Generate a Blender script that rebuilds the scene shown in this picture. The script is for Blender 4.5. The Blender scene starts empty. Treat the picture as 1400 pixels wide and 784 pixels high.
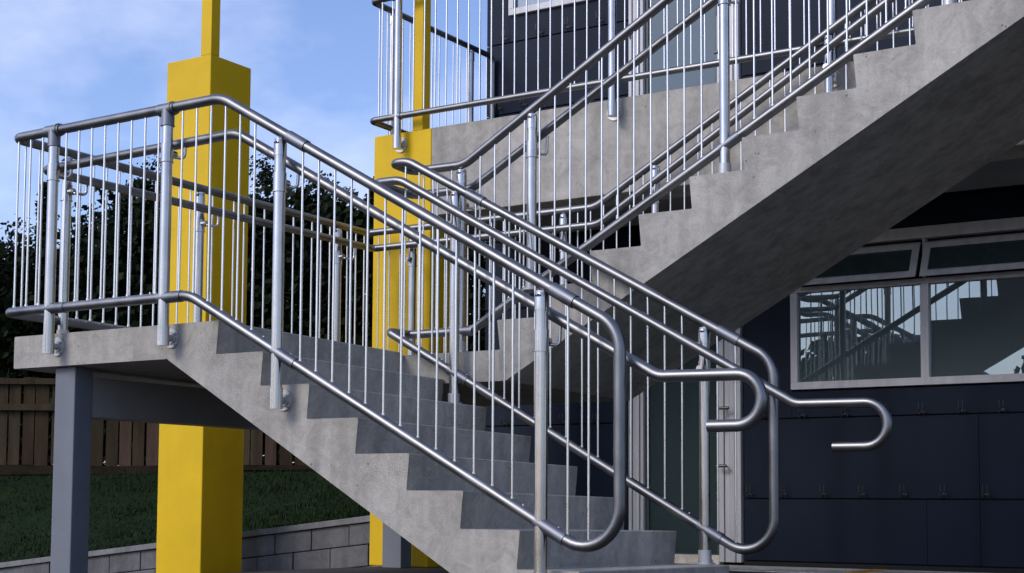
import bpy, bmesh, math, random
from mathutils import Vector, Matrix, noise
random.seed(7)
R = math.radians
sc = bpy.context.scene
C = bpy.data.collections.new('scene'); sc.collection.children.link(C)

# ------------------------------------------------------------------ camera
RIGHT = Vector((0.8472, 0.5313, 0.0054)); UP = Vector((0.0347, -0.0655, 0.9973)); FWD = Vector((-0.5302, 0.8446, 0.0739))
FWD.normalize(); RIGHT = (RIGHT - FWD*RIGHT.dot(FWD)).normalized(); UP = RIGHT.cross(FWD)
F_PX = 2015.3
cam = bpy.data.cameras.new('camera'); co = bpy.data.objects.new('camera', cam); C.objects.link(co)
co.matrix_world = Matrix(((RIGHT.x, UP.x, -FWD.x, 0), (RIGHT.y, UP.y, -FWD.y, 0), (RIGHT.z, UP.z, -FWD.z, 0), (0, 0, 0, 1)))
cam.sensor_width = 36; cam.lens = 36*F_PX/1400; cam.shift_y = (536.8-392)/1400
cam.clip_start = 0.05; cam.clip_end = 2000
sc.camera = co

# ------------------------------------------------------------------ light
SKYX = 1.9
SUN_EL, SUN_AZ = 34, 205          # azimuth clockwise from +Y
w = bpy.data.worlds.new('World'); sc.world = w; w.use_nodes = True
nt = w.node_tree; bg = nt.nodes['Background']
sky = nt.nodes.new('ShaderNodeTexSky'); sky.sky_type = 'NISHITA'; sky.sun_disc = False
sky.sun_elevation = R(SUN_EL); sky.sun_rotation = R(SUN_AZ); sky.air_density = 1.0; sky.dust_density = 1.0; sky.ozone_density = 1.5
tc = nt.nodes.new('ShaderNodeTexCoord'); mp = nt.nodes.new('ShaderNodeMapping'); mp.inputs['Scale'].default_value = (1, 1, 2.0); mp.inputs['Location'].default_value = (SKYX, 0, 0)
nz = nt.nodes.new('ShaderNodeTexNoise'); nz.inputs['Scale'].default_value = 3.2; nz.inputs['Detail'].default_value = 7; nz.inputs['Roughness'].default_value = .55
cr = nt.nodes.new('ShaderNodeValToRGB'); cr.color_ramp.elements[0].position = .47; cr.color_ramp.elements[1].position = .78
cr.color_ramp.elements[1].color = (.8, .8, .8, 1)
mx = nt.nodes.new('ShaderNodeMixRGB'); mx.inputs[2].default_value = (5.6, 5.9, 7.4, 1)
hs = nt.nodes.new('ShaderNodeMixRGB'); hs.blend_type = 'MULTIPLY'; hs.inputs[0].default_value = 1; hs.inputs[2].default_value = (.92, .93, 1.15, 1)
L = nt.links
L.new(tc.outputs['Generated'], mp.inputs[0]); L.new(mp.outputs[0], nz.inputs[0]); L.new(nz.outputs[0], cr.inputs[0])
L.new(sky.outputs[0], hs.inputs[1]); L.new(hs.outputs[0], mx.inputs[1]); L.new(cr.outputs[0], mx.inputs[0]); L.new(mx.outputs[0], bg.inputs[0])
bg.inputs[1].default_value = 0.15
sun = bpy.data.lights.new('sun', 'SUN'); sun.energy = 1.25; sun.angle = R(22); sun.color = (1, .94, .84)
so = bpy.data.objects.new('sun', sun); C.objects.link(so)
sd = Vector((math.sin(R(SUN_AZ))*math.cos(R(SUN_EL)), math.cos(R(SUN_AZ))*math.cos(R(SUN_EL)), math.sin(R(SUN_EL))))
so.rotation_euler = sd.to_track_quat('Z', 'Y').to_euler(); so.location = (-10, -20, 20)
sc.view_settings.view_transform = 'Standard'; sc.view_settings.look = 'None'; sc.view_settings.gamma = 1
sc.view_settings.exposure = 0.33; sc.view_settings.use_curve_mapping = False

# ------------------------------------------------------------------ materials
def mat(name, col, rough=.6, metal=0, var=.0, scale=6, bump=0, bscale=40, dark=None, spec=.5, detail=6, streak=False):
    m = bpy.data.materials.new(name); m.use_nodes = True; n = m.node_tree.nodes; l = m.node_tree.links
    b = n['Principled BSDF']; b.inputs['Roughness'].default_value = rough; b.inputs['Metallic'].default_value = metal
    b.inputs['Specular IOR Level'].default_value = spec
    b.inputs['Base Color'].default_value = (*col, 1)
    t = n.new('ShaderNodeTexCoord')
    if var or dark:
        mpn = n.new('ShaderNodeMapping'); l.new(t.outputs['Object'], mpn.inputs[0])
        if streak: mpn.inputs['Scale'].default_value = (1, 1, .12)
        a = n.new('ShaderNodeTexNoise'); a.inputs['Scale'].default_value = scale; a.inputs['Detail'].default_value = detail; a.inputs['Roughness'].default_value = .65
        l.new(mpn.outputs[0], a.inputs[0])
        r = n.new('ShaderNodeValToRGB'); r.color_ramp.elements[0].position = .3; r.color_ramp.elements[1].position = .7
        dk = dark or tuple(c*(1-var) for c in col)
        r.color_ramp.elements[0].color = (*dk, 1); r.color_ramp.elements[1].color = (*(min(1, c*(1+var*.6)) for c in col), 1)
        l.new(a.outputs[0], r.inputs[0]); l.new(r.outputs[0], b.inputs['Base Color'])
    if bump:
        a2 = n.new('ShaderNodeTexNoise'); a2.inputs['Scale'].default_value = bscale; a2.inputs['Detail'].default_value = 5
        l.new(t.outputs['Object'], a2.inputs[0])
        bp = n.new('ShaderNodeBump'); bp.inputs['Strength'].default_value = bump; bp.inputs['Distance'].default_value = .01
        l.new(a2.outputs[0], bp.inputs['Height']); l.new(bp.outputs[0], b.inputs['Normal'])
    return m

def concrete(name, base, pits=True, seed=0.0):
    m = bpy.data.materials.new(name); m.use_nodes = True; n = m.node_tree.nodes; l = m.node_tree.links
    b = n['Principled BSDF']; b.inputs['Roughness'].default_value = .85; b.inputs['Specular IOR Level'].default_value = .3
    t = n.new('ShaderNodeTexCoord'); mp_ = n.new('ShaderNodeMapping'); mp_.inputs['Location'].default_value = (seed, seed*2, 0)
    l.new(t.outputs['Object'], mp_.inputs[0])
    def nse(sc_, det=6, rough=.6, ds=0):
        a = n.new('ShaderNodeTexNoise'); a.inputs['Scale'].default_value = sc_; a.inputs['Detail'].default_value = det; a.inputs['Roughness'].default_value = rough
        a.inputs['Distortion'].default_value = ds; l.new(mp_.outputs[0], a.inputs[0]); return a
    def ramp(src, p0, p1, c0, c1):
        r = n.new('ShaderNodeValToRGB'); r.color_ramp.elements[0].position = p0; r.color_ramp.elements[1].position = p1
        r.color_ramp.elements[0].color = (c0, c0, c0, 1); r.color_ramp.elements[1].color = (c1, c1, c1, 1); l.new(src, r.inputs[0]); return r
    def mul(a, bb):
        x = n.new('ShaderNodeMixRGB'); x.blend_type = 'MULTIPLY'; x.inputs[0].default_value = 1; l.new(a, x.inputs[1]); l.new(bb, x.inputs[2]); return x
    big = ramp(nse(1.6, 8, .7, .6).outputs[0], .3, .68, .78, 1.10)
    mid = ramp(nse(9, 8, .7, 1.2).outputs[0], .32, .6, .78, 1.07)
    fine = ramp(nse(95, 4, .7).outputs[0], .3, .7, .90, 1.07)
    agg = ramp(nse(150, 3, .8).outputs[0], .42, .56, .74, 1.06); am = ramp(nse(.9, 3, .5).outputs[0], .48, .6, 0, 1)
    ag = n.new('ShaderNodeMixRGB'); ag.inputs[1].default_value = (1, 1, 1, 1); l.new(am.outputs[0], ag.inputs[0]); l.new(agg.outputs[0], ag.inputs[2])
    grit = ramp(nse(240, 2, .6).outputs[0], .35, .65, .92, 1.06)
    # pock marks
    v = n.new('ShaderNodeTexVoronoi'); v.inputs['Scale'].default_value = 16; l.new(mp_.outputs[0], v.inputs[0])
    pit = ramp(v.outputs['Distance'], .05, .12, .42 if pits else .9, 1.0)
    msk = ramp(nse(2.3, 3).outputs[0], .5, .58, 0, 1)
    pm = n.new('ShaderNodeMixRGB'); pm.inputs[1].default_value = (1, 1, 1, 1); l.new(msk.outputs[0], pm.inputs[0]); l.new(pit.outputs[0], pm.inputs[2])
    # damp vertical streaks
    mp2 = n.new('ShaderNodeMapping'); mp2.inputs['Scale'].default_value = (9, 9, .7); l.new(t.outputs['Object'], mp2.inputs[0])
    st = n.new('ShaderNodeTexNoise'); st.inputs['Scale'].default_value = 1.0; st.inputs['Detail'].default_value = 5; l.new(mp2.outputs[0], st.inputs[0])
    sr = ramp(st.outputs[0], .33, .6, .80, 1.04)
    rgb = n.new('ShaderNodeRGB'); rgb.outputs[0].default_value = (*base, 1)
    c = mul(rgb.outputs[0], big.outputs[0]); c = mul(c.outputs[0], mid.outputs[0]); c = mul(c.outputs[0], fine.outputs[0]); c = mul(c.outputs[0], grit.outputs[0])
    c = mul(c.outputs[0], pm.outputs[0]); c = mul(c.outputs[0], ag.outputs[0]); c = mul(c.outputs[0], sr.outputs[0])
    l.new(c.outputs[0], b.inputs['Base Color'])
    bp = n.new('ShaderNodeBump'); bp.inputs['Strength'].default_value = .3; bp.inputs['Distance'].default_value = .005
    l.new(nse(60, 6, .7).outputs[0], bp.inputs['Height']); l.new(bp.outputs[0], b.inputs['Normal'])
    return m

def metal_mat(name, lo, hi, r0, r1):
    m = bpy.data.materials.new(name); m.use_nodes = True; n = m.node_tree.nodes; l = m.node_tree.links
    b = n['Principled BSDF']; b.inputs['Metallic'].default_value = 1
    t = n.new('ShaderNodeTexCoord')
    a = n.new('ShaderNodeTexNoise'); a.inputs['Scale'].default_value = 7; a.inputs['Detail'].default_value = 8; l.new(t.outputs['Object'], a.inputs[0])
    mixv = a
    r = n.new('ShaderNodeValToRGB'); r.color_ramp.elements[0].position = .3; r.color_ramp.elements[1].position = .7
    r.color_ramp.elements[0].color = (*lo, 1); r.color_ramp.elements[1].color = (*hi, 1); l.new(mixv.outputs[0], r.inputs[0]); l.new(r.outputs[0], b.inputs['Base Color'])
    mr = n.new('ShaderNodeMapRange'); mr.inputs['From Min'].default_value = .3; mr.inputs['From Max'].default_value = .7
    mr.inputs['To Min'].default_value = r0; mr.inputs['To Max'].default_value = r1; l.new(mixv.outputs[0], mr.inputs[0]); l.new(mr.outputs[0], b.inputs['Roughness'])
    return m

M = {}
M['conc'] = concrete('cast_concrete', (.45, .425, .375))
M['conc_up'] = M['conc']
M['steel'] = metal_mat('galvanised_tube', (.18, .183, .187), (.26, .262, .265), .33, .45)
M['post'] = metal_mat('galvanised_post', (.45, .435, .41), (.58, .56, .53), .19, .27)
M['rod'] = metal_mat('steel_rod', (.72, .70, .66), (.82, .80, .75), .24, .32)
M['zinc'] = mat('zinc_flange', (.52, .52, .51), .38, metal=.45, var=.12, scale=30)
M['cast'] = metal_mat('cast_fitting', (.17, .18, .20), (.26, .27, .30), .42, .55)
M['slot'] = mat('dark_slot', (.02, .02, .02), .6)
M['yellow'] = mat('yellow_paint', (.74, .475, .008), .55, var=.10, scale=2.2, bump=.1, bscale=25, spec=.22)
M['grey'] = mat('grey_paint', (.165, .18, .205), .5, var=.10, scale=4, bump=.08, bscale=30)
M['beam'] = mat('dark_beam_paint', (.29, .285, .28), .6, var=.12, scale=4)
M['navy'] = mat('navy_panel', (.0120, .0185, .034), .55, var=.16, scale=1.4, bump=.03, bscale=5, spec=.12)
M['gap'] = mat('panel_gap', (.004, .004, .006), .9)
M['frame'] = mat('pale_aluminium', (.60, .59, .60), .42, var=.08, scale=9, streak=True)
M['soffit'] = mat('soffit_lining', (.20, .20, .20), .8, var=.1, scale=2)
M['black'] = mat('dark_void', (.01, .01, .012), .8)
M['wood'] = mat('weathered_fence_board', (.085, .062, .036), .85, spec=.08, dark=(.022, .018, .010), scale=5, bump=.4, bscale=40, streak=True)
M['grass'] = mat('lawn', (.016, .030, .009), .9, spec=.08, dark=(.007, .014, .005), scale=1.2, bump=.5, bscale=30)
M['blade'] = mat('grass_blade', (.022, .045, .011), .7, spec=.08, dark=(.009, .018, .005), scale=2)
M['dirt'] = mat('earth', (.022, .016, .010), .95, spec=.05, var=.4, scale=4, bump=.5)
M['leaf'] = mat('leaf', (.018, .028, .010), .7, spec=.08, dark=(.006, .010, .004), scale=2.2)
M['leaf2'] = mat('leaf_olive', (.026, .034, .012), .7, spec=.08, dark=(.009, .013, .006), scale=2.2)
M['bark'] = mat('bark', (.05, .04, .03), .9, var=.4, scale=8, bump=.5)
M['pave'] = concrete('ground_paving', (.055, .052, .048), False, 3.1)
M['cream'] = concrete('cream_paving', (.92, .84, .70), False, 5.1)
M['block'] = concrete('retaining_block', (.15, .15, .155), False, 8.3)
M['cap'] = concrete('wall_cap', (.22, .22, .22), False, 9.3)
M['line'] = mat('yellow_line_paint', (.75, .42, .02), .6, var=.15, scale=20)
M['hook'] = mat('dark_hook_metal', (.11, .105, .11), .35, metal=.6)
M['hedge_block'] = M['leaf']

def weather(m, amt, sx=14):
    n = m.node_tree.nodes; l = m.node_tree.links; b = n['Principled BSDF']; src = b.inputs['Base Color'].links[0].from_socket
    t = n.new('ShaderNodeTexCoord'); mp_ = n.new('ShaderNodeMapping'); mp_.inputs['Scale'].default_value = (sx, sx, .5); l.new(t.outputs['Object'], mp_.inputs[0])
    a = n.new('ShaderNodeTexNoise'); a.inputs['Scale'].default_value = 1; a.inputs['Detail'].default_value = 6; l.new(mp_.outputs[0], a.inputs[0])
    r = n.new('ShaderNodeValToRGB'); r.color_ramp.elements[0].position = .34; r.color_ramp.elements[1].position = .55
    r.color_ramp.elements[0].color = (1-amt, 1-amt, 1-amt, 1); r.color_ramp.elements[1].color = (1, 1, 1, 1); l.new(a.outputs[0], r.inputs[0])
    x = n.new('ShaderNodeMixRGB'); x.blend_type = 'MULTIPLY'; x.inputs[0].default_value = 1; l.new(src, x.inputs[1]); l.new(r.outputs[0], x.inputs[2]); l.new(x.outputs[0], b.inputs['Base Color'])
weather(M['yellow'], .05, 5); weather(M['grey'], .06, 6); weather(M['navy'], .25, 5); weather(M['frame'], .15)
def glass(name, tint, refl, refl_tone):
    m = bpy.data.materials.new(name); m.use_nodes = True; n = m.node_tree.nodes; l = m.node_tree.links
    o = n['Material Output']; n.remove(n['Principled BSDF'])
    d0 = n.new('ShaderNodeBsdfTransparent'); d0.inputs[0].default_value = (*tint, 1)
    df = n.new('ShaderNodeBsdfDiffuse'); df.inputs[0].default_value = (*refl_tone, 1)  # diffuse teal: pane tone with pale, soft reflections painted in
    d = n.new('ShaderNodeMixShader'); d.inputs[0].default_value = .75; l.new(d0.outputs[0], d.inputs[1]); l.new(df.outputs[0], d.inputs[2])
    g = n.new('ShaderNodeBsdfGlossy'); g.inputs['Roughness'].default_value = .004; g.inputs[0].default_value = (.75, .9, .95, 1)
    fr = n.new('ShaderNodeFresnel'); fr.inputs[0].default_value = 1.5
    ad = n.new('ShaderNodeMath'); ad.operation = 'ADD'; ad.inputs[1].default_value = refl; l.new(fr.outputs[0], ad.inputs[0])
    mxs = n.new('ShaderNodeMixShader'); l.new(ad.outputs[0], mxs.inputs[0]); l.new(d.outputs[0], mxs.inputs[1]); l.new(g.outputs[0], mxs.inputs[2])
    # a barely uneven pane
    a = n.new('ShaderNodeTexNoise'); a.inputs['Scale'].default_value = 1.3; t = n.new('ShaderNodeTexCoord'); l.new(t.outputs['Object'], a.inputs[0])
    bp = n.new('ShaderNodeBump'); bp.inputs['Strength'].default_value = .04; bp.inputs['Distance'].default_value = .02
    l.new(a.outputs[0], bp.inputs['Height']); l.new(bp.outputs[0], g.inputs['Normal'])
    l.new(mxs.outputs[0], o.inputs[0]); return m
M['glass'] = glass('window_glass', (.35, .42, .42), .15, (.11, .145, .155))
M['doorglass'] = glass('door_glass', (.30, .42, .42), -.045, (.05, .075, .078))
M['upglass'] = glass('upper_door_glass', (.3, .4, .42), .03, (.08, .11, .125))
M['room'] = mat('room_interior', (.10, .125, .125), .9)

# ------------------------------------------------------------------ mesh helpers
class MB:
    def __init__(s): s.v = []; s.f = []; s.sm = []
    def add(s, vs, fs, smooth=False):
        o = len(s.v); s.v += [tuple(v) for v in vs]; s.f += [tuple(i+o for i in f) for f in fs]; s.sm += [smooth]*len(fs)
    def box(s, x0, x1, y0, y1, z0, z1):
        s.add([(x0,y0,z0),(x1,y0,z0),(x1,y1,z0),(x0,y1,z0),(x0,y0,z1),(x1,y0,z1),(x1,y1,z1),(x0,y1,z1)],
              [(0,3,2,1),(4,5,6,7),(0,1,5,4),(1,2,6,5),(2,3,7,6),(3,0,4,7)])
    def prism(s, poly, y0, y1, shear=0.0, ys=0.0):   # polygon in XZ extruded along Y; z drops by shear per metre of Y
        n = len(poly)
        vs = [(x, y0, z-shear*(y0-ys)) for x, z in poly]+[(x, y1, z-shear*(y1-ys)) for x, z in poly]
        fs = [(i, (i+1) % n, n+(i+1) % n, n+i) for i in range(n)]+[tuple(range(n))[::-1], tuple(range(n, 2*n))]
        s.add(vs, fs)
    def tube(s, pts, r, seg=16, caps=True):
        pts = [Vector(p) for p in pts]; n = len(pts)
        t = []
        for i in range(n):
            a = pts[min(i+1, n-1)]-pts[max(i-1, 0)]; t.append(a.normalized())
        u = t[0].orthogonal().normalized(); rings = []; vs = []
        for i in range(n):
            u = (u-t[i]*u.dot(t[i])).normalized(); v = t[i].cross(u)
            rr = r[i] if isinstance(r, (list, tuple)) else r
            for k in range(seg):
                a = 2*math.pi*k/seg; vs.append(pts[i]+(u*math.cos(a)+v*math.sin(a))*rr)
        fs = [(i*seg+k, i*seg+(k+1) % seg, (i+1)*seg+(k+1) % seg, (i+1)*seg+k) for i in range(n-1) for k in range(seg)]
        s.add(vs, fs, True)
        if caps:
            s.add(vs[:seg], [tuple(range(seg))[::-1]]); s.add(vs[-seg:], [tuple(range(seg))])
    def rod(s, a, b, r, seg=10): s.tube([a, b], r, seg)
    def build(s, name, m, parent=None, bevel=0, fixnormals=True):
        me = bpy.data.meshes.new(name); me.from_pydata(s.v, [], s.f); me.update()
        for p, q in zip(me.polygons, s.sm): p.use_smooth = q
        if fixnormals and not any(s.sm):
            bm = bmesh.new(); bm.from_mesh(me); bmesh.ops.recalc_face_normals(bm, faces=bm.faces)
            bm.to_mesh(me); bm.free()
        mm = m if isinstance(m, bpy.types.Material) else M[m]
        me.materials.append(mm)
        o = bpy.data.objects.new(name, me); C.objects.link(o)
        if parent:
            o.parent = parent; o.matrix_parent_inverse = Matrix.Translation(parent_world(parent)).inverted()
        if bevel:
            b = o.modifiers.new('bevel', 'BEVEL'); b.width = bevel; b.segments = 2; b.limit_method = 'ANGLE'
        return o
def parent_world(p):
    v = Vector((0, 0, 0))
    while p:
        v += Vector(p.location); v += p.matrix_parent_inverse.to_translation() if p.parent else Vector((0, 0, 0)); p = p.parent
    return v
def tag(o, label=None, cat=None, group=None, kind=None):
    if label: o['label'] = label
    if cat: o['category'] = cat
    if group: o['group'] = group
    if kind: o['kind'] = kind
    return o
def thing(name, label, cat, loc, group=None):
    o = bpy.data.objects.new(name, None); C.objects.link(o); o.location = loc; o.empty_display_size = .1
    return tag(o, label, cat, group)
def fillet(pts, rads, n=10):
    """round the corners of a polyline"""
    pts = [Vector(p) for p in pts]; out = [pts[0]]
    for i in range(1, len(pts)-1):
        a, b, c = pts[i-1], pts[i], pts[i+1]; r = rads[i] if isinstance(rads, (list, tuple)) else rads
        d1 = (a-b).normalized(); d2 = (c-b).normalized(); ang = d1.angle(d2)
        if r <= 0 or ang > math.pi-.01: out.append(b); continue
        tl = min(r/math.tan(ang/2), (a-b).length*.49, (c-b).length*.49)
        rr = tl*math.tan(ang/2); p1 = b+d1*tl; p2 = b+d2*tl
        cen = b+(d1+d2).normalized()*(rr/math.sin(ang/2))
        v1 = p1-cen; v2 = p2-cen; th = v1.angle(v2)
        for k in range(n+1):
            f = k/n; out.append(cen+(v1*math.sin((1-f)*th)+v2*math.sin(f*th))/math.sin(th))
    out.append(pts[-1]); return out

# ------------------------------------------------------------------ key dimensions (metres, camera at the origin)
ZG = -.48                      # paving
X0, ZL, T, RS, RK = -5.21, .909, .3002, .1721, .0155      # lower flight: first nosing, landing, going, rise, rake
XU, ZU, TU, RU = -3.941, 1.3885, .3033, .1739           # upper flight
Y1, Y2, Y3 = 5.5, 7.08, 8.6                          # front, middle gap, back of the stairs
SH = .016                                                # cross fall of landing and flights
YF, YW = 8.8, 10.45                                      # walkway edge, building wall
ZW = 2.765                                               # walkway floor

# ------------------------------------------------------------------ setting: ground, lawn
g = MB(); gx = [-400, -14, -6.4, 400]; gz = [ZG-.43, ZG-.43, ZG, ZG]
g.add([(x, y, z) for y in (-400, 9.66) for x, z in zip(gx, gz)]+[(x, 400, ZG) for x in (-6.85, 400)]+[(-6.85, 9.66, ZG)], [(0, 1, 5, 4), (1, 2, 6, 5), (2, 3, 7, 6), (10, 7, 9, 8)])
tag(g.build('ground', 'pave'), kind='structure')
g = MB(); g.box(-5.9, 6, 9.7, YW-.02, ZG-.1, ZG+.008); tag(g.build('path', 'cream'), kind='structure')
g = MB(); g.box(-3.44, -3.34, 9.75, 10.38, ZG, ZG+.013); tag(g.build('road_marking', 'line'), kind='structure')

fdir = Vector((-math.sin(.5606), math.cos(.5606))); rdir = Vector((math.cos(.5606), math.sin(.5606)))
def wall_top(x): return -.1247 + (x+7.4306)*(.4988/4.482)
def lawn_z(x, y):
    d = fdir.x*x+fdir.y*y
    a = max(0, y-9.75); b = max(0, 18-d)
    u = a/(a+b+1e-6) if a > 0 else 0
    if d > 18: u = 1+min(1, (d-18)/60)
    z = wall_top(max(-13, min(-6.9, x)))-.02
    return z*(1-min(u, 1))+.42*min(u, 1)+.5*max(0, u-1)+.03*noise.noise((x*.5, y*.5, 0))
g = MB(); nx, ny = 90, 80; vs = []
xs = [-60+53.4*(i/nx)**.6 for i in range(nx+1)]; ys = [9.72+70*(j/ny)**1.8 for j in range(ny+1)]
for y in ys:
    for x in xs: vs.append((x, y, lawn_z(x, y)))
g.add(vs, [(j*(nx+1)+i, j*(nx+1)+i+1, (j+1)*(nx+1)+i+1, (j+1)*(nx+1)+i) for j in range(ny) for i in range(nx)], True)
tag(g.build('terrain', 'grass'), kind='structure')
# grass blades on the visible slope
g = MB(); rnd = random.Random(3)
for _ in range(26000):
    d = 10.5+7.4*rnd.random()**.8; s_ = (rnd.uniform(-30, 520)-700)/F_PX*d
    P = fdir*d+rdir*s_
    if P.y < 9.76: continue
    z = lawn_z(P.x, P.y)-.01; h = rnd.uniform(.02, .055)*(1.3 if noise.noise((P.x*1.5, P.y*1.5, 3)) > 0 else .8); a = rnd.uniform(0, 6.28); wv = .006+.004*rnd.random()
    lx, ly = rnd.uniform(-.03, .03), rnd.uniform(-.03, .03)
    g.add([(P.x-wv*math.cos(a), P.y-wv*math.sin(a), z), (P.x+wv*math.cos(a), P.y+wv*math.sin(a), z), (P.x+lx, P.y+ly, z+h)], [(0, 1, 2)])
tag(g.build('grass', 'blade', fixnormals=False), 'short dark grass on the slope below the fence', 'grass', kind='stuff')

# ------------------------------------------------------------------ retaining wall
rw = thing('retaining_wall', 'low grey block retaining wall with pale capping below the grass slope', 'wall', (-9.5, 9.66, ZG))
g = MB(); cp = MB(); rnd = random.Random(5)
x = -14.0; cols = []
xr = -6.88
for row in range(6):
    off = .20*(row % 2); x = -14.0+off-.40
    while x < xr:
        xa, xb = max(x+.005, -14.0), min(x+.40-.005, xr)
        if xb-xa > .05:
            j = rnd.uniform(-.006, .006)
            za0 = wall_top(xa)-.055-.178*row; zb0 = wall_top(xb)-.055-.178*row
            yy = 9.6+j; y2 = 9.72
            g.add([(xa, yy, za0-.171), (xb, yy, zb0-.171), (xb, y2, zb0-.171), (xa, y2, za0-.171), (xa, yy, za0), (xb, yy, zb0), (xb, y2, zb0), (xa, y2, za0)],
                  [(0,3,2,1),(4,5,6,7),(0,1,5,4),(1,2,6,5),(2,3,7,6),(3,0,4,7)])
        x += .40
g.build('block_courses', 'block', rw, bevel=.006)
g = MB(); g.prism([(-14, wall_top(-14)-.06), (xr, wall_top(xr)-.06), (xr, ZG-.3), (-14, ZG-1.2)], 9.618, 9.71); g.build('mortar', 'gap', rw)
cp.prism([(-14, wall_top(-14)), (-14, wall_top(-14)-.05), (xr, wall_top(xr)-.05), (xr, wall_top(xr))], 9.57, 9.74); cp.build('capping', 'cap', rw, bevel=.004)

# ------------------------------------------------------------------ timber fence
fa = thing('timber_fence', 'weathered brown timber paling fence at the top of the grass slope', 'fence', (*(fdir*18+rdir*-4.5), .42))
g = MB(); rl = MB(); ps = MB(); rnd = random.Random(9)
ft = 1.47; fb = .40
def fbox(m, s0, s1, d0, d1, z0, z1, dz=0):
    vs = []
    for z in (z0, z1):
        for s_, d in ((s0, d0), (s1, d0), (s1, d1), (s0, d1)):
            P = fdir*d+rdir*s_; vs.append((P.x, P.y, z+(dz if z == z1 and s_ == s0 else 0)))
    m.add(vs, [(0,3,2,1),(4,5,6,7),(0,1,5,4),(1,2,6,5),(2,3,7,6),(3,0,4,7)])
boards = [MB() for _ in range(4)]
s_ = -7.6
while s_ < .2:
    wd = rnd.uniform(.135, .165); dd = rnd.uniform(0, .012)
    g = boards[rnd.randrange(4)]; fbox(g, s_, s_+wd, 18+dd, 18.02+dd, fb+rnd.uniform(-.02, .03), ft+rnd.uniform(-.02, .03), rnd.uniform(-.02, .02))
    s_ += wd+rnd.uniform(.012, .045)
for bb, tone in zip(boards, ((.10, .075, .045), (.075, .052, .030), (.115, .075, .052), (.060, .046, .026))):
    o = bb.build('paling', mat('fence_board', tone, .85, spec=.08, dark=tuple(c*.35 for c in tone), scale=6, bump=.4, bscale=40, streak=True), fa); tag(o, None, None, None, 'stuff')
fbox(rl, -7.6, .2, 17.945, 17.995, 1.08, 1.16); fbox(rl, -7.6, .2, 17.945, 17.995, 1.40, 1.47); fbox(rl, -7.6, .2, 18.04, 18.08, .47, .53)
rl.build('fence_rail', 'wood', fa)
for k in range(5):
    m_ = MB(); fbox(m_, -7.2+k*1.75, -7.08+k*1.75, 18.04, 18.16, .3, 1.5); m_.build('post', 'wood', fa)
g = MB(); g_ = []
for k in range(60):
    s0 = -7.8+k*.14; P = fdir*17.9+rdir*s0; Q = fdir*17.68+rdir*s0
    g_.append((P, Q))
vs = []
for P, Q in g_: vs += [(P.x, P.y, lawn_z(P.x, P.y)+.03), (Q.x, Q.y, lawn_z(Q.x, Q.y)+.012+.01*math.sin(Q.x*3))]
g.add(vs, [(2*i, 2*i+1, 2*i+3, 2*i+2) for i in range(59)], True); tag(g.build('soil', 'dirt'), kind='structure')

# ------------------------------------------------------------------ trees
def tree(name, label, d, px, zt, rx, rz, nleaf, lm='leaf', seed=1, z0=.5, shape='round', cat='tree', leafs=.078, base=None):
    rnd = random.Random(seed); s0 = (px-700)/F_PX*d; P = fdir*d+rdir*s0
    zb = z0 if base is None else base
    t = thing(name, label, cat, (P.x, P.y, zb), 'trees beyond the fence' if cat == 'tree' else None)
    tr = MB(); top = zt-rz*.6
    pts = [Vector((P.x, P.y, zb-.3)), Vector((P.x+.1, P.y, zb+(top-zb)*.5)), Vector((P.x-.05, P.y+.1, top))]
    tr.tube(pts, [.16, .12, .05], 8)
    cen = Vector((P.x, P.y, zt-rz)); clumps = []
    nc = 70
    for k in range(nc):
        th = rnd.uniform(0, 6.283); ph = math.acos(rnd.uniform(-1, 1)); q = rnd.uniform(.45, 1)
        if shape == 'cone':
            h = rnd.random()**1.3; rr = (1-h)*rx*rnd.uniform(.3, 1); c = Vector((P.x+rr*math.cos(th), P.y+rr*math.sin(th), zt-2*rz*(1-h)))
            cr_ = rx*.22*(1-h)+.1
        else:
            c = cen+Vector((rx*q*math.sin(ph)*math.cos(th), rx*q*math.sin(ph)*math.sin(th), rz*q*math.cos(ph)))
            cr_ = rnd.uniform(.16, .34)*rx
        clumps.append((c, cr_))
        if k % 3 == 0: tr.tube([pts[1].lerp(pts[2], rnd.random()), c], [.05, .015], 5)
    tr.build('trunk', 'bark', t)
    lf = MB()
    for k in range(int(nleaf*1.35)):
        c, cr_ = clumps[rnd.randrange(nc)]
        v = Vector((rnd.gauss(0, 1), rnd.gauss(0, 1), rnd.gauss(0, 1)))*cr_*.55
        if v.length > cr_*1.15: v *= cr_*rnd.random()/v.length
        p = c+Vector((v.x, v.y, v.z*.75)); a = Vector((rnd.gauss(0, 1), rnd.gauss(0, 1), rnd.gauss(0, 1))).normalized()
        b = a.orthogonal().normalized(); L_ = leafs*rnd.uniform(.6, 1.3); c2 = a.cross(b)*L_*.35
        lf.add([p-b*L_*.5, p+c2, p+b*L_*.5, p-c2], [(0, 1, 2, 3)])
    lf.build('crown', lm, t, fixnormals=False)
    return t
tree('broadleaf_tree', 'large dark leafy tree behind the lone tall yellow column', 25, 235, 6.0, 2.0, 2.6, 15000, seed=1)
tree('broadleaf_tree', 'dark leafy tree rising just right of the left yellow column', 26, 375, 6.1, 1.25, 2.5, 13000, seed=2)
tree('broadleaf_tree', 'dark round topped tree between the two yellow columns', 24.5, 440, 5.4, 1.1, 2.3, 12000, 'leaf2', seed=3)
tree('broadleaf_tree', 'dark tree whose crown meets the left edge of the yellow column carrying the walkway', 27, 505, 5.6, 1.3, 2.4, 12000, seed=4)
tree('conifer_tree', 'slim pointed dark conifer seen through the far left balusters', 24, 52, 5.15, .5, 2.2, 6000, seed=5, shape='cone')
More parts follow.
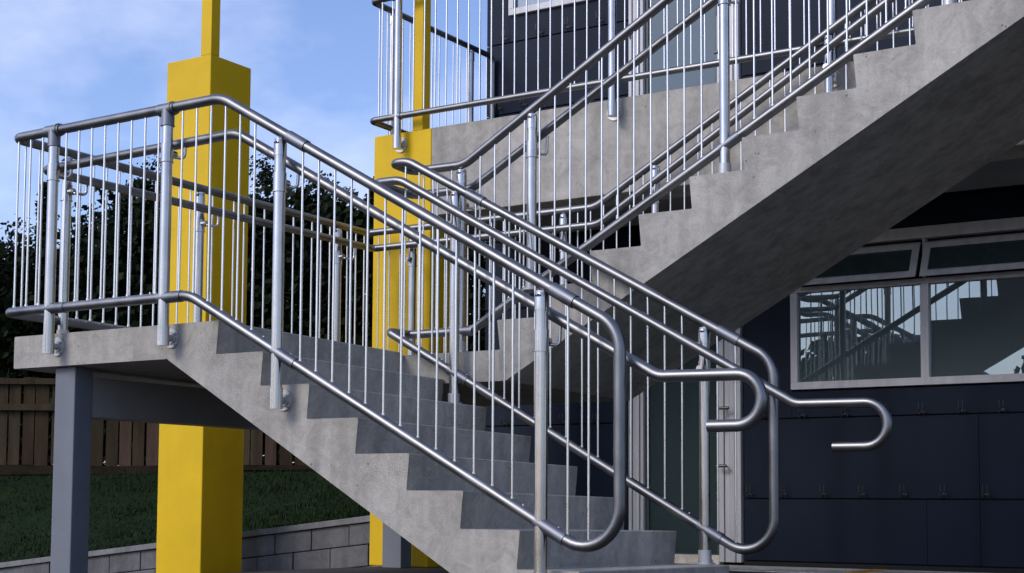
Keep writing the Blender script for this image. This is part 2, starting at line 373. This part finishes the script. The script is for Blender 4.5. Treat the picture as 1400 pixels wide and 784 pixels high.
tree('shrub_tree', 'low dark shrubby tree at the left edge of the picture', 22, 5, 4.2, 1.2, 1.7, 10000, 'leaf2', seed=6)
tree('shrub_tree', 'low dark shrubby tree right of the slim conifer', 22.5, 105, 4.15, 1.1, 1.7, 10000, seed=7)
tree('broadleaf_tree', 'dark leafy tree in front of the bigger one, just left of the lone yellow column', 21.5, 180, 4.7, .85, 2.1, 10000, 'leaf2', seed=8)
tree('broadleaf_tree', 'sparse leafy tree glimpsed between the walkway column and the navy building', 20, 652, 4.0, 1.3, 2.0, 3500, seed=9)
# dense shrubbery closing the view behind the fence
g = MB(); rnd = random.Random(21)
for _ in range(62000):
    s0 = rnd.uniform(-9.5, .6); d = rnd.uniform(19, 21.5); P = fdir*d+rdir*s0
    top = 3.15+.7*noise.noise((s0*.9, d*.5, 1))+.3*noise.noise((s0*4, d, 5))+1.0*min(1, max(0, s0+6.3))
    z = .15+(top-.15)*rnd.random()**.85
    p = Vector((P.x, P.y, z)); a = Vector((rnd.gauss(0, 1), rnd.gauss(0, 1), rnd.gauss(0, 1))).normalized(); b = a.orthogonal().normalized(); L_ = .13*rnd.uniform(.6, 1.3); c2 = a.cross(b)*L_*.38
    g.add([p-b*L_*.5, p+c2, p+b*L_*.5, p-c2], [(0, 1, 2, 3)])
o = g.build('undergrowth', 'leaf', fixnormals=False); tag(o, 'dense dark bushes growing behind the timber fence', 'bushes', kind='stuff')
# trees behind the photographer (they show mirrored in the window panes)
for i, (x, y, h) in enumerate(((-22, -20, 5.0), (-15, -24, 5.6), (-30, -16, 5.2), (-8, -26, 6))):
    rnd = random.Random(40+i)
    t = thing('garden_tree', 'broad garden tree standing behind the viewer, %s from the left in its row' % ['second', 'third', 'first', 'fourth'][i], 'tree', (x, y, ZG), 'trees reflected in the window')
    tr = MB(); tr.tube([(x, y, ZG-.2), (x, y, h*.6)], [.2, .1], 8); tr.build('trunk', 'bark', t)
    lf = MB()
    for _ in range(3500):
        th = rnd.uniform(0, 6.28); q = rnd.random()**.5; hh = rnd.uniform(.3, 1)
        rr = 3.2*q*math.sin(hh*2.6); p = Vector((x+rr*math.cos(th), y+rr*math.sin(th), ZG+h*hh))
        a = Vector((rnd.gauss(0, 1), rnd.gauss(0, 1), rnd.gauss(0, 1))).normalized(); b = a.orthogonal(); b.normalize(); c2 = a.cross(b)*.12
        lf.add([p-b*.18, p+c2, p+b*.18, p-c2], [(0, 1, 2, 3)])
    lf.build('crown', 'leaf', t, fixnormals=False)

# ------------------------------------------------------------------ building
bd = thing('building', 'navy panelled two storey building behind the stairs', 'building', (-1.5, 10.6, ZG))
XB0, XB1 = -6.835, 5.0
S = ZW-ZG
jz = [ZG+.045, .033, .62, 1.22, 1.82, 2.42]      # panel joints of the ground floor
def openings(z0):
    return [(-5.455, -4.475, z0, z0+2.72), (-4.085, 3.2, z0+1.315, z0+2.48)] if z0 < 1 else [(-5.455, -4.475, z0-.3, z0+2.72), (-6.61, -5.72, 4.15, 5.56)]
rects = []
def cut(rc, op):
    x0, x1, z0, z1 = rc; a0, a1, b0, b1 = op
    if a1 <= x0 or a0 >= x1 or b1 <= z0 or b0 >= z1: return [rc]
    out = []
    if a0 > x0: out.append((x0, a0, z0, z1))
    if a1 < x1: out.append((a1, x1, z0, z1))
    m0, m1 = max(x0, a0), min(x1, a1)
    if b0 > z0: out.append((m0, m1, z0, b0))
    if b1 < z1: out.append((m0, m1, b1, z1))
    return out
g = MB()
vj = [XB0, -5.455, -4.47, -3.895, -3.081, -2.708, -1.5, -.3, .9, 2.1, 3.3, 4.5, XB1]
levels = [ZG+.045, .033, .633, 1.62, 2.2, 2.74, ZW+.02, 3.30, 3.917, 4.53, 5.15, 5.75, 6.2]
ops = openings(ZG)+openings(ZW)
for a, b in zip(levels, levels[1:]):
    vjs = [XB0, -5.455, -4.47, -3.081, -2.708, -.9, 1.5, XB1] if a < 0 else [XB0, -5.455, -4.47, -2.708, -.3, 2.1, XB1] if a < .3 else [XB0, -5.455, -4.47, -1.5, 1.5, XB1]
    for c, d in zip(vjs, vjs[1:]):
        rr = [(c+.0012, d-.0012, a+.005, b-.005)]
        for op in ops: rr = [q for r_ in rr for q in cut(r_, op)]
        for x0, x1, z0, z1 in rr:
            if x1-x0 > .01 and z1-z0 > .01: g.box(x0, x1, YW, YW+.02, z0, z1)
g.build('wall_panel', 'navy', bd, bevel=.002)
g = MB()
rr = [(XB0+.01, XB1, ZG, 6.2)]
for op in ops: rr = [q for r_ in rr for q in cut(r_, op)]
for x0, x1, z0, z1 in rr: g.box(x0, x1, YW+.022, YW+.2, z0, z1)
g.box(XB0, XB0+.2, YW+.21, 18, ZG, 6.2); g.box(XB1-.2, XB1, YW+.21, 18, ZG, 6.2); g.box(XB0, XB1, 18.01, 18.2, ZG, 6.2)
g.build('wall', 'gap', bd)
g = MB(); g.box(XB0+.25, XB1-.25, 14.5, 14.6, ZG, 6.0); g.box(XB0+.25, XB1-.25, YW+.25, 14.49, 2.5, 2.6); g.box(XB0+.25, XB1-.25, YW+.25, 14.49, ZG, ZG+.02)
g.build('room', 'room', bd)
g = MB(); g.box(XB0-.3, XB1+.3, YW-.6, 18.4, 6.21, 6.4); g.build('roof', 'grey', bd)
g = MB(); g.box(-4.47, XB1, YW-.008, YW-.002, ZG+.004, ZG+.04); g.build('base_gap_shade', 'black', bd)  # black strip: the shade of the gap under the wall panels, put into colour

# door, both floors, same make
def door(z0, ztop, name):
    # frame with grooved jambs
    fr = MB()
    def jamb(x0, x1):
        n = 4; w_ = (x1-x0)/n
        for k in range(n): fr.box(x0+k*w_+.002, x0+(k+1)*w_-.004, YW-.035+.012*(k % 2), YW+.1, z0, ztop)
    jamb(-5.443, -5.313); jamb(-4.666, -4.485)
    fr.box(-5.313, -4.666, YW-.02, YW+.08, ztop-.07, ztop)
    f = fr.build('door_frame', 'frame', bd, bevel=.002)
    dr = MB()
    dr.box(-5.309, -5.285, YW+.01, YW+.05, z0+.02, ztop-.075); dr.box(-4.70, -4.67, YW+.01, YW+.05, z0+.02, ztop-.075)
    dr.box(-5.285, -4.70, YW+.01, YW+.05, z0+.02, z0+.06)
    d = dr.build('door', mat('teal_door_frame', (.035, .055, .06), .4), bd)
    p = MB(); p.box(-5.285, -4.70, YW+.025, YW+.031, z0+.06, ztop-.075); p.build('pane', 'doorglass' if z0 < 1 else 'upglass', d)
    h = MB()
    h.tube([(-4.64, YW-.10, z0+1.02), (-4.64, YW-.10, z0+1.19)], .008, 8); h.rod((-4.64, YW-.10, z0+1.17), (-4.60, YW-.03, z0+1.17), .007); h.rod((-4.64, YW-.10, z0+1.17), (-4.55, YW-.10, z0+1.17), .012)
    h.build('handle', 'hook', d)
    h = MB(); h.rod((-4.66, YW-.09, z0+.73), (-4.58, YW-.09, z0+.73), .012); h.rod((-4.60, YW-.09, z0+.73), (-4.60, YW-.03, z0+.73), .007); h.build('hinge', 'hook', d)
    h = MB(); h.box(-5.312, -4.667, YW-.03, YW+.06, z0-.02, z0+.05); h.build('sill', 'cream', d)
    h = MB(); h.box(-5.43, -5.418, YW-.041, YW-.036, z0+.98, z0+1.05); h.build('latch', 'slot', d)
door(ZG+.03, 1.75, 'door'); door(ZW+.0, 5.2, 'door')
# ground floor strip window
win = MB()
wz0, wz1 = .845, 1.60; xe = 3.2; mull = [-3.07, -2.06, -1.05, -.04, .97, 1.98, 2.99]
win.box(-4.08, xe, YW-.03, YW+.06, wz0, wz0+.055); win.box(-4.08, -4.026, YW-.03, YW+.06, wz0+.055, 1.57)
win.box(-4.08, xe, YW-.03, YW+.06, 1.572, 1.612)
for x in mull: win.box(x-.03, x+.03, YW-.028, YW+.055, wz0+.055, 1.572)
win.box(-4.02, xe, YW-.02, YW+.06, 1.905, 1.99); win.box(-4.08, -4.022, YW-.02, YW+.06, 1.612, 1.99)
for x in mull: win.box(x-.012, x+.012, YW-.015, YW+.055, 1.612, 1.905)
wf = win.build('window', 'frame', bd, bevel=.003)
xs_ = [-4.026]+mull
for a, b in zip(xs_, xs_[1:]):
    a_ = a if a == -4.026 else a+.03
    p = MB(); p.box(a_, b-.03, YW+.01, YW+.016, wz0+.055, 1.572); p.build('pane', 'glass', wf)
g = MB(); g.box(-4.02, xe, YW+.07, YW+.12, 1.612, 2.5); g.build('head_recess', 'black', wf)
for a, b in zip([-4.05]+mull, mull):
    # open awning sash, hinged at its head
    t = MB(); z_t, z_b, dep = 1.875, 1.615, .13
    x0, x1 = a+.015, b-.015
    def q(u, v, off=0):   # u along x, v 0 top .. 1 bottom
        return (u, YW-.03-dep*v-off*.9, z_t+(z_b-z_t)*v-off*.45)
    def bar(u0, u1, v0, v1):
        vs = [q(u0, v0), q(u1, v0), q(u1, v1), q(u0, v1), q(u0, v0, .03), q(u1, v0, .03), q(u1, v1, .03), q(u0, v1, .03)]
        t.add(vs, [(0,1,2,3),(7,6,5,4),(0,4,5,1),(1,5,6,2),(2,6,7,3),(3,7,4,0)])
    bar(x0, x1, 0, .17); bar(x0, x1, .83, 1); bar(x0, x0+.05, .17, .83); bar(x1-.05, x1, .17, .83)
    sa = t.build('sash', 'frame', wf, bevel=.002)
    p = MB(); p.add([q(x0+.05, .17, .012), q(x1-.05, .17, .012), q(x1-.05, .83, .012), q(x0+.05, .83, .012)], [(0, 1, 2, 3)]); p.build('sash_pane', 'doorglass', sa)
# upper floor window
win = MB(); u0 = 4.145
win.box(-6.60, -5.73, YW-.03, YW+.06, u0, u0+.055); win.box(-6.60, -6.55, YW-.03, YW+.06, u0+.055, u0+1.3); win.box(-5.78, -5.73, YW-.03, YW+.06, u0+.055, u0+1.3); win.box(-6.60, -5.73, YW-.03, YW+.06, u0+1.3, u0+1.36)
wf = win.build('window', 'frame', bd, bevel=.003); p = MB(); p.box(-6.55, -5.78, YW+.01, YW+.016, u0+.055, u0+1.3); p.build('pane', 'glass', wf)

# ------------------------------------------------------------------ walkway
wk = thing('walkway', 'upper concrete walkway with deep edge beam along the building', 'walkway', (-2, 9.6, 2.1))
g = MB(); g.box(-6.24, -1.52, YF, YF+.2, 2.105, ZW); g.box(-6.24, 5, YF+.2, YF+.35, 2.105, ZW-.004); g.build('edge_beam', 'conc', wk, bevel=.006)
g = MB(); g.box(-6.695, 5, YF+.36, YW-.005, 2.57, ZW-.008); g.box(-1.455, 5, Y2+.02, YF+.19, 2.57, ZW-.01); g.build('deck', 'conc', wk)
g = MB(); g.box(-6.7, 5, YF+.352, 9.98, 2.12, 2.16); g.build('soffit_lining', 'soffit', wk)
g = MB(); g.box(-6.77, -6.7, YF+.52, YW-.01, 2.3, ZW-.012); g.build('end_beam', 'conc', wk)

# ------------------------------------------------------------------ columns
def column(label, x0, x1, y0, y1, top, nx0, nx1, ny1):
    t = thing('yellow_column', label, 'column', ((x0+x1)/2, (y0+y1)/2, ZG), 'yellow columns')
    g = MB(); g.box(x0, x1, y0, y1, ZG-(.2 if x0 < -8 else 0), top); g.build('shaft', 'yellow', t, bevel=.008)
    g = MB(); g.box(nx0, nx1, y0+.004, ny1, top+.001, 6.2); g.build('upper_post', 'yellow', t, bevel=.004)
column('tall yellow column standing alone at left with a slender post on top', -8.985, -8.484, 8.8, 9.29, 3.685, -8.605, -8.488, 8.905)
column('yellow column carrying the end of the upper walkway', -6.775, -6.243, 8.8, 9.31, ZW, -6.42, -6.328, 8.9)
sp = thing('steel_support', 'blue grey steel frame propping the landing, a beam across posts', 'support', (-6.39, 7, ZG))
g = MB(); g.box(-6.473, -6.314, 5.55, 5.68, ZG, .727); g.build('post', 'grey', sp, bevel=.006)
g = MB(); g.box(-6.473, -6.305, 8.56, 8.69, ZG, .676); g.build('post', 'grey', sp, bevel=.006)
g = MB(); g.box(-6.468, -6.319, 5.682, 8.558, .453, .676); g.build('beam', 'beam', sp, bevel=.004)

# ------------------------------------------------------------------ the concrete stairs
st = thing('concrete_staircase', 'cast concrete staircase with half landing and two flights', 'staircase', (-4.9, 7.05, ZG))
NL = 8
poly = [(-6.76, .729), (-6.76, ZL)]
for k in range(NL):
    x = X0+k*T; z = ZL-k*RS
    poly += [(x, z), (x-RK, z-RS if k < NL-1 else ZG-.05)]
poly += [(-5.57+(.729-(ZG-.05))/.585, ZG-.05), (-5.57, .729)]
g = MB()
def prism_cap(g, poly, y0, y1):
    """extrude; caps triangulated by bmesh"""
    g.prism(poly, y0, y1, SH, Y1)
def flight(name, poly, y0, y1, label):
    out = []
    for i, (x, z) in enumerate(poly):          # a small arris on every corner
        a, c = Vector(poly[i-1]), Vector(poly[(i+1) % len(poly)]); b = Vector((x, z)); d1 = (a-b); d2 = (c-b)
        if min(d1.length, d2.length) < .05 or d1.angle(d2) > 2.6: out.append((x, z)); continue
        for t in (d1, d2): q = b+t.normalized()*.005; out.append((q.x, q.y))
    poly = out
    bm = bmesh.new(); a = [bm.verts.new((x, y0, z-SH*(y0-Y1))) for x, z in poly]; b = [bm.verts.new((x, y1, z-SH*(y1-Y1))) for x, z in poly]
    n = len(poly)
    for i in range(n): bm.faces.new((a[i], a[(i+1) % n], b[(i+1) % n], b[i]))
    f1 = bm.faces.new(a); f2 = bm.faces.new(b[::-1])
    bmesh.ops.recalc_face_normals(bm, faces=bm.faces)
    bmesh.ops.triangulate(bm, faces=[f1, f2], ngon_method='EAR_CLIP')
    me = bpy.data.meshes.new(name); bm.to_mesh(me); bm.free(); me.materials.append(M['conc'])
    o = bpy.data.objects.new(name, me); C.objects.link(o); o.parent = st; o.matrix_parent_inverse = Matrix.Translation(parent_world(st)).inverted()
    return o
# lower flight (without landing part), landing, upper flight; butted end to end
poly = [(-5.57, .729), (-5.57, ZL)]
for k in range(NL):
    x = X0+k*T; z = ZL-k*RS
    poly += [(x, z), (x-RK, z-RS if k < NL-1 else ZG-.02)]
poly += [(-5.57+(.729-(ZG-.02))/.585, ZG-.02)]
flight('lower_flight', poly, Y1, Y2-.01, None)
flight('landing', [(-6.76, .729), (-6.76, ZL), (-5.5705, ZL), (-5.5705, .729)], Y1, Y2-.01, None)
sh2 = SH*(Y2-Y1)
poly = [(-6.76, .714), (-6.76, .868+sh2)]
n_up = 11
for k in range(-3, 9):
    x = XU+k*TU; z = ZU+k*RU
    if k == -3: continue
    zb = z-RU
    if k == -2: poly += [(x+.02, .868+sh2), (x, z+sh2)]
    elif k < 8: poly += [(x+RK, zb+sh2), (x, z+sh2)]
    else: poly += [(x+RK, zb+sh2), (x, ZW+sh2)]
poly += [(-1.46, ZW+sh2), (-1.46, 1.176+.5588*(-1.46+3.617)+sh2), (-4.488, .689+sh2), (-6.76, .689+sh2)]
poly[0] = (-6.76, .689+sh2); poly.pop()
flight('upper_flight', poly, Y2, Y3, None)
g = MB(); g.box(-6.76, -6.3, Y3-.3, Y3, .67, .69); 

# ------------------------------------------------------------------ railings
RT, RP, RB = .0265, .0285, .0057
def baluster(parent, x, y, z0, z1):
    g = MB(); dx = random.uniform(-.002, .002)
    g.rod((x+dx, y, z0), (x, y, z1), RB, 8); g.tube([(x+dx, y, z0-.001), (x+dx, y, z0+.012)], RB*1.5, 8)
    return g.build('baluster', 'rod', parent)
def flange_post(parent, x, y, z0, z1, side=+1, yface=None, cap=True, sleeve=None, hy=None, hz=None, disc=True, axis='y', eye=True, tops=False):
    """upright tube; disc bolts to a face at yface (axis 'y') or stands on a plate"""
    g = MB()
    g.tube([(x, y, z0), (x, y, z1)], RP, 20)
    p = g.build('post', 'post', parent)
    # top cap: rounded eye fitting
    if cap:
        c = MB(); c.tube([(x, y, z1-.085), (x, y, z1-.03), (x, y, z1-.012), (x, y, z1), (x, y, z1+.006)], [RP+.0035, RP+.0035, RP+.002, RP*.75, RP*.35], 20)
        c.tube([(x, y, z1-.094), (x, y, z1-.086)], RP+.0015, 20)
        o = c.build('cap', 'post', p)
        if eye:
            e = MB(); e.tube([(x+.002, y-RP-.005, z1-.022), (x+.002, y-RP+.004, z1-.022)], .007, 10); e.box(x-.014, x+.016, y-RP-.0045, y-RP-.001, z1-.026, z1-.02); e.build('eye', 'slot', p)
    if sleeve is not None:
        c = MB(); c.tube([(x, y, sleeve-.045), (x, y, sleeve+.045)], RP+.004, 20); c.tube([(x, y, sleeve-.05), (x, y, sleeve-.0455)], RP+.007, 20)
        if hy is not None:
            sgn = 1 if hy > y else -1
            if axis == 'y':
                c.tube(fillet([(x, y, sleeve), (x, y+(hy-y)*.6, sleeve-.012), (x+.04, hy, sleeve-.02), (x+.045, hy, (hz or sleeve+.03)-.01)], [0, .02, .02, 0], 4), .0085, 8)
                c.tube([(x, y+sgn*RP, sleeve), (x, y+sgn*(RP+.03), sleeve)], .02, 12)
            else:
                c.tube(fillet([(x, y, sleeve), (x+(hy-x)*.6, y, sleeve-.012), (hy, y+.04, sleeve-.02), (hy, y+.045, (hz or sleeve+.03)-.01)], [0, .02, .02, 0], 4), .0085, 8)
                c.tube([(x+.0, y, sleeve), (x+RP+.03, y, sleeve)], .02, 12)
        c.build('bracket', 'post', p)
    if disc and yface is not None:
        d = MB()
        zc = z0+.045; fx = -.014 if y < 7 else -.022; fr = .051 if y < 7 else .058
        if axis == 'y':
            d.tube([(x, y, zc), (x+fx, yface-.002, zc)], .018, 14)
            d.tube([(x+fx, yface-.010, zc), (x+fx, yface-.001, zc)], fr, 28); d.tube([(x+fx, yface-.020, zc), (x+fx, yface-.0105, zc)], .032, 20)
            for a in (0, 1, 2, 3): d.tube([(x+fx+.041*math.cos(a*1.571+.6), yface-.018, zc+.041*math.sin(a*1.571+.6)), (x+fx+.041*math.cos(a*1.571+.6), yface-.009, zc+.041*math.sin(a*1.571+.6))], .006, 6)
        q_ = MB(); q_.tube([(x, y, z0-.002), (x, y, z0+.10)], RP+.004, 20); q_.build('socket', 'post', p)
        d.build('flange', 'zinc', p)
    elif disc:
        d = MB(); d.tube([(x, y, z0+.001), (x, y, z0+.009)], .052, 24); d.tube([(x, y, z0+.009), (x, y, z0+.075)], RP+.006, 20)
        for a in range(4): d.tube([(x+.04*math.cos(a*1.571+.8), y+.04*math.sin(a*1.571+.8), z0+.009), (x+.04*math.cos(a*1.571+.8), y+.04*math.sin(a*1.571+.8), z0+.024)], .006, 6)
        d.build('flange', 'zinc', p)
    return p
def collar(parent, a, d, L_=.09, r=RT+.0045):
    a = Vector(a); d = Vector(d).normalized()
    g = MB(); g.tube([a-d*L_/2, a+d*L_/2], r, 18); return g.build('collar', 'cast', parent)
def screws(parent, pts):
    for p in pts:
        g = MB(); p = Vector(p); g.tube([p+Vector((0, 0, RT-.002)), p+Vector((0, 0, RT+.009))], .005, 6)
        g.build('grub_screw', 'rod', parent)

# ---- outer railing: along the front, round the landing end and up the back of the upper flight
RA = thing('outer_railing', 'grey tube railing round the open front, left end and back of the staircase', 'railing', (-5.2, 5.42, .8))
YA, XE, YC = 5.42, -6.712, 8.655
a_top = lambda x: 2.022 if x < -5.135 else -.5738*x-.9225
a_bot = lambda x: 1.036 if x < -5.35 else -.5423*x-1.8573
c_top = lambda x: 1.994 if x < -4.775 else .5658*x+4.6943
c_bot = lambda x: 1.0 if x < -4.79 else .5658*x+3.70
xe = -2.872; xt = -1.45
top = [(xt+2.5, YC, c_top(xt)), (xt, YC, c_top(xt)), (-4.775, YC, 1.994), (XE, YC, 1.994), (XE, YA, 2.020), (-5.142, YA, 2.028),
       (xe, YA, a_top(xe)), (xe, YA, a_bot(xe)), (-5.337, YA, 1.037), (XE-.03, YA, 1.036), (XE-.03, YC, 1.0), (-4.79, YC, 1.0), (xt, YC, c_bot(xt)), (xt+2.5, YC, c_bot(xt))]
rads = [0, .2, .2, .05, .06, .25, .17, .17, .25, .06, .05, .2, .2, 0]
# split in two real tubes: top run + end loop, and back bottom run
g = MB(); g.tube(fillet(top[:8]+[top[8], top[9], top[10], top[11], top[12], top[13]], rads, 12), RT, 20); g.build('rail_tube', 'steel', RA)
hx = -6.592; YH, YHC = 5.505, 8.56
hand = [(xt+2.5, YHC, 3.70), (xt, YHC, .5883*xt+4.6187), (-4.70, YHC, 1.853), (hx, YHC, 1.853), (hx+.03, YH, 1.838), (-5.115, YH, 1.862), (-2.735, YH, .524), (-2.382, YH, .518)]
pts = fillet(hand, [0, .2, .2, .05, .05, .2, .12, 0], 10)
for k in range(1, 17):
    a = math.pi*k/16; pts.append(Vector((-2.382+.1035*math.sin(a), YH, .518-.1035+.1035*math.cos(a))))
pts.append(Vector((-2.51, YH, .311)))
g = MB(); g.tube(pts, RT-.001, 20); g.build('handrail', 'steel', RA)
# posts on the front face
for x, zt in ((-6.384, 2.0), (-5.52, 2.0)):
    p = flange_post(RA, x, YA, .79, zt, yface=Y1, cap=False, sleeve=1.792, hy=YH, hz=1.85)
    c = MB(); c.tube([(x-.06, YA, a_top(x)), (x+.055, YA, a_top(x))], RT+.006, 20); c.tube([(x, YA, a_top(x)), (x, YA, a_top(x)-.085)], RP+.0055, 20)
    c.tube([(x+.03, YA, a_top(x)), (x+.04, YA, a_top(x))], RT+.010, 20); c.tube([(x, YA, a_top(x)-.09), (x, YA, a_top(x)-.083)], RP+.008, 20); c.build('tee_fitting', 'cast', p)
for x, z0 in ((-4.75, .443), (-3.254, -.40)):
    flange_post(RA, x, YA, z0, a_top(x)-.036, yface=Y1, sleeve=a_top(x)-.25, hy=YH, hz=-.5608*(x+.04)-1.0096)
    collar(RA, (x+.11, YA, a_top(x+.11)), (1, 0, -.5738), .13)
for x in (-6.384, -5.52, -4.75, -3.254):
    sl = (1, 0, 0) if x < -5.4 else (1, 0, -.5423)
    collar(RA, (x+.05, YA, a_bot(x+.05)), sl, .16, RT+.0035); 
    d_ = Vector(sl).normalized()*.1; screws(RA, [Vector((x, YA, a_bot(x)))+d_, Vector((x, YA, a_bot(x)))-d_])
xs_ = [-6.673+i*.0995 for i in range(3)]+[-6.285+i*.1005 for i in range(8)]+[-5.413+i*.0995 for i in range(6)]+[-4.605+i*.1005 for i in range(13)]+[-3.122, -3.02]
for x in xs_: baluster(RA, x, YA, a_bot(x)+RT-.003, a_top(x)-RT+.003)
# landing end
for y in (5.80, 6.892, 8.30):
    zz = 2.020-.026*(y-5.42)/3.2
    flange_post(RA, XE, y, .9, zz-.028, sleeve=zz-.235, hy=hx, hz=1.845, axis='x', disc=True)
y = 5.5
while y < 8.62:
    if min(abs(y-q) for q in (5.80, 6.892, 8.30)) > .06:
        zz = 2.020-.026*(y-5.42)/3.2; zb = 1.036-.036*(y-5.42)/3.2; baluster(RA, XE, y, zb+RT-.004, zz-RT+.003)
    y += .1004
# back of landing and upper flight
for x in (-6.30, -5.02, -4.32, -3.12, -1.9):
    zb = .868 if x < -4.6 else ZU+RU*math.floor((x-XU)/TU)
    flange_post(RA, x, YC, zb-.16, c_top(x)-.03, yface=None, disc=False, sleeve=c_top(x)-.235, hy=YHC, hz=c_top(x)-.15)
x = -6.61
while x < -1.5:
    if min(abs(x-q) for q in (-6.30, -5.02, -4.32, -3.12, -1.9)) > .05: baluster(RA, x, YC, c_bot(x)+RT-.004, c_top(x)-RT+.003)
    x += .1

# ---- inner railing, between the flights
RI = thing('inner_railing', 'grey tube railing in the stair well, turning back between the two flights', 'railing', (-4.9, 7.03, .86))
YB, YB2 = 7.0, 7.2
b_top = lambda x: 2.02 if x < -5.133 else -.5631*x-.8706
b_bot = lambda x: -.5558*x-1.9208
d_top = lambda x: 2.006 if x < -4.867 else .5696*x+4.7784
d_bot = lambda x: 1.005 if x < -4.807 else .5553*x+3.6746
xb = -2.832; xtt = -1.45
path = [(xtt+2, YB2, d_top(xtt)), (xtt, YB2, d_top(xtt)), (-4.867, YB2, 2.006), (-5.252, YB2+.01, 2.012), (-5.252, YB, 2.020), (-5.133, YB, 2.018), (xb, YB, b_top(xb)), (xb, YB, b_bot(xb)),
        (-5.26, YB, 1.003), (-5.26, YB2, 1.006), (-4.807, YB2, 1.005), (xtt, YB2, d_bot(xtt)), (xtt+2, YB2, d_bot(xtt))]
g = MB(); g.tube(fillet(path, [0, .2, .2, .05, .05, .2, .16, .16, .03, .03, .2, .2, 0], 12), RT, 20); g.build('rail_tube', 'steel', RI)
hp = [(xtt+2, 7.3, 3.76), (xtt, 7.3, .548*xtt+4.5538), (-4.877, 7.3, 1.881), (-5.31, 7.3, 1.885), (-5.31, 6.9, 1.888), (-5.117, 6.9, 1.885), (-2.674, 6.9, .4894), (-2.322, 6.9, .486)]
pts = fillet(hp, [0, .2, .2, .06, .06, .2, .12, 0], 10)
for k in range(1, 17):
    a = math.pi*k/16; pts.append(Vector((-2.322+.106*math.sin(a), 6.9, .486-.106+.106*math.cos(a))))
pts.append(Vector((-2.485, 6.9, .274)))
g = MB(); g.tube(pts, RT-.001, 20); g.build('handrail', 'steel', RI)
for x, z0 in ((-4.79, ZL-2*RS-.02), (-3.215, ZL-7*RS-.022)):
    flange_post(RI, x, YB, z0, b_top(x)-.03, sleeve=b_top(x)-.25, hy=6.9, hz=-.5712*(x+.04)-1.038)
    collar(RI, (x+.14, YB, b_top(x+.14)), (1, 0, -.563), .13); collar(RI, (x+.03, YB, b_bot(x+.03)), (1, 0, -.5558), .15, RT+.0035)
    d_ = Vector((1, 0, -.5558)).normalized()*.1; screws(RI, [Vector((x, YB, b_bot(x)))+d_, Vector((x, YB, b_bot(x)))-d_])
for x, z0 in ((-4.885, .868), (-4.392, 1.2146-.0), (-3.18, ZU+2*RU), (-1.97, ZU+6*RU)):
    flange_post(RI, x, YB2, z0, d_top(x)-.03, sleeve=d_top(x)-.235, hy=7.3, hz=d_top(x)-.13)
    collar(RI, (x+.03, YB2, d_bot(x+.03)), (1, 0, .5553 if x > -4.8 else 0), .13, RT+.0035)
x = -5.15
while x < -2.97:
    if min(abs(x-q) for q in (-4.79, -3.215)) > .05: baluster(RI, x, YB, b_bot(x)+RT-.004, b_top(x)-RT+.003)
    x += .1005
x = -5.16
while x < -1.5:
    if min(abs(x-q) for q in (-4.885, -4.392, -3.18, -1.97)) > .045: baluster(RI, x, YB2, d_bot(x)+RT-.004, d_top(x)-RT+.003)
    x += .1025

# ---- walkway railing
RW = thing('walkway_railing', 'grey tube railing along the edge and open end of the upper walkway', 'railing', (-4.5, 8.72, 2.77))
YD, XD = 8.72, -6.752
path = [(-1.6, YD, 3.791), (XD, YD, 3.791), (XD, YW-.03, 3.805), (XD, YW-.03, 2.868), (XD, YD, 2.868), (-1.6, YD, 2.868), (-1.6, YD, 3.791)]
g = MB(); g.tube(fillet(path, [0, .05, .06, .06, .05, .1, 0], 10), RT-.003, 18); g.build('rail_tube', 'steel', RW)
dp = (-6.499, -4.68, -3.12, -1.75)
for x in dp:
    flange_post(RW, x, YD, 2.625, 3.77, yface=YF, cap=False)
    collar(RW, (x, YD, 3.791), (1, 0, 0), .12); collar(RW, (x, YD, 2.868), (1, 0, 0), .07, RT+.002)
for y in (8.99, 10.075): flange_post(RW, XD, y, 2.70, 3.80-.03, cap=True, eye=False, disc=False)
x = -6.65
while x < -1.62:
    if min(abs(x-q) for q in dp) > .05: baluster(RW, x, YD, 2.868, 3.791-RT+.004)
    x += .0985
y = 8.82
while y < YW-.08:
    if min(abs(y-q) for q in (8.99, 10.075)) > .05: baluster(RW, XD, y, 2.868, 3.78)
    y += .1

# ------------------------------------------------------------------ coat hooks on the navy wall
def hook_mesh():
    g = MB(); g.box(-.022, .022, -.004, -.001, .006, .018)
    for s_ in (-1, 1):
        g.tube(fillet([(s_*.018, -.004, .010), (s_*.022, -.03, -.022), (s_*.024, -.045, .02)], [0, .012, 0], 4), .0035, 6)
        g.tube(fillet([(s_*.012, -.004, .014), (s_*.014, -.045, .02), (s_*.015, -.05, .075)], [0, .012, 0], 4), .0035, 6)
    return g
hk = None
rows = [
 ('upper row downstairs', [-6.62, -6.344, -6.056, -5.748, -4.321, -3.995, -3.668, -3.367, -3.10, -2.817, -2.54], .645),
 ('lower row downstairs', [-4.42, -4.145, -3.837, -3.543, -3.242, -2.955, -2.661], .058),
 ('row under the upstairs window', [-6.638, -6.298, -6.02, -5.718], 3.945),
 ('low row by the upstairs floor edge', [-6.70, -6.45], 3.345)]
ordn = ['first', 'second', 'third', 'fourth', 'fifth', 'sixth', 'seventh', 'eighth', 'ninth', 'tenth', 'eleventh']
for rn, xs_, z in rows:
    for i, x in enumerate(xs_):
        if hk is None: o = hk = hook_mesh().build('coat_hook', 'hook')
        else: o = hk.copy(); C.objects.link(o)
        o.location = (x, YW, z); tag(o, 'double coat hook, %s from left in the %s' % (ordn[i], rn), 'coat hook', 'coat hooks on the navy wall')
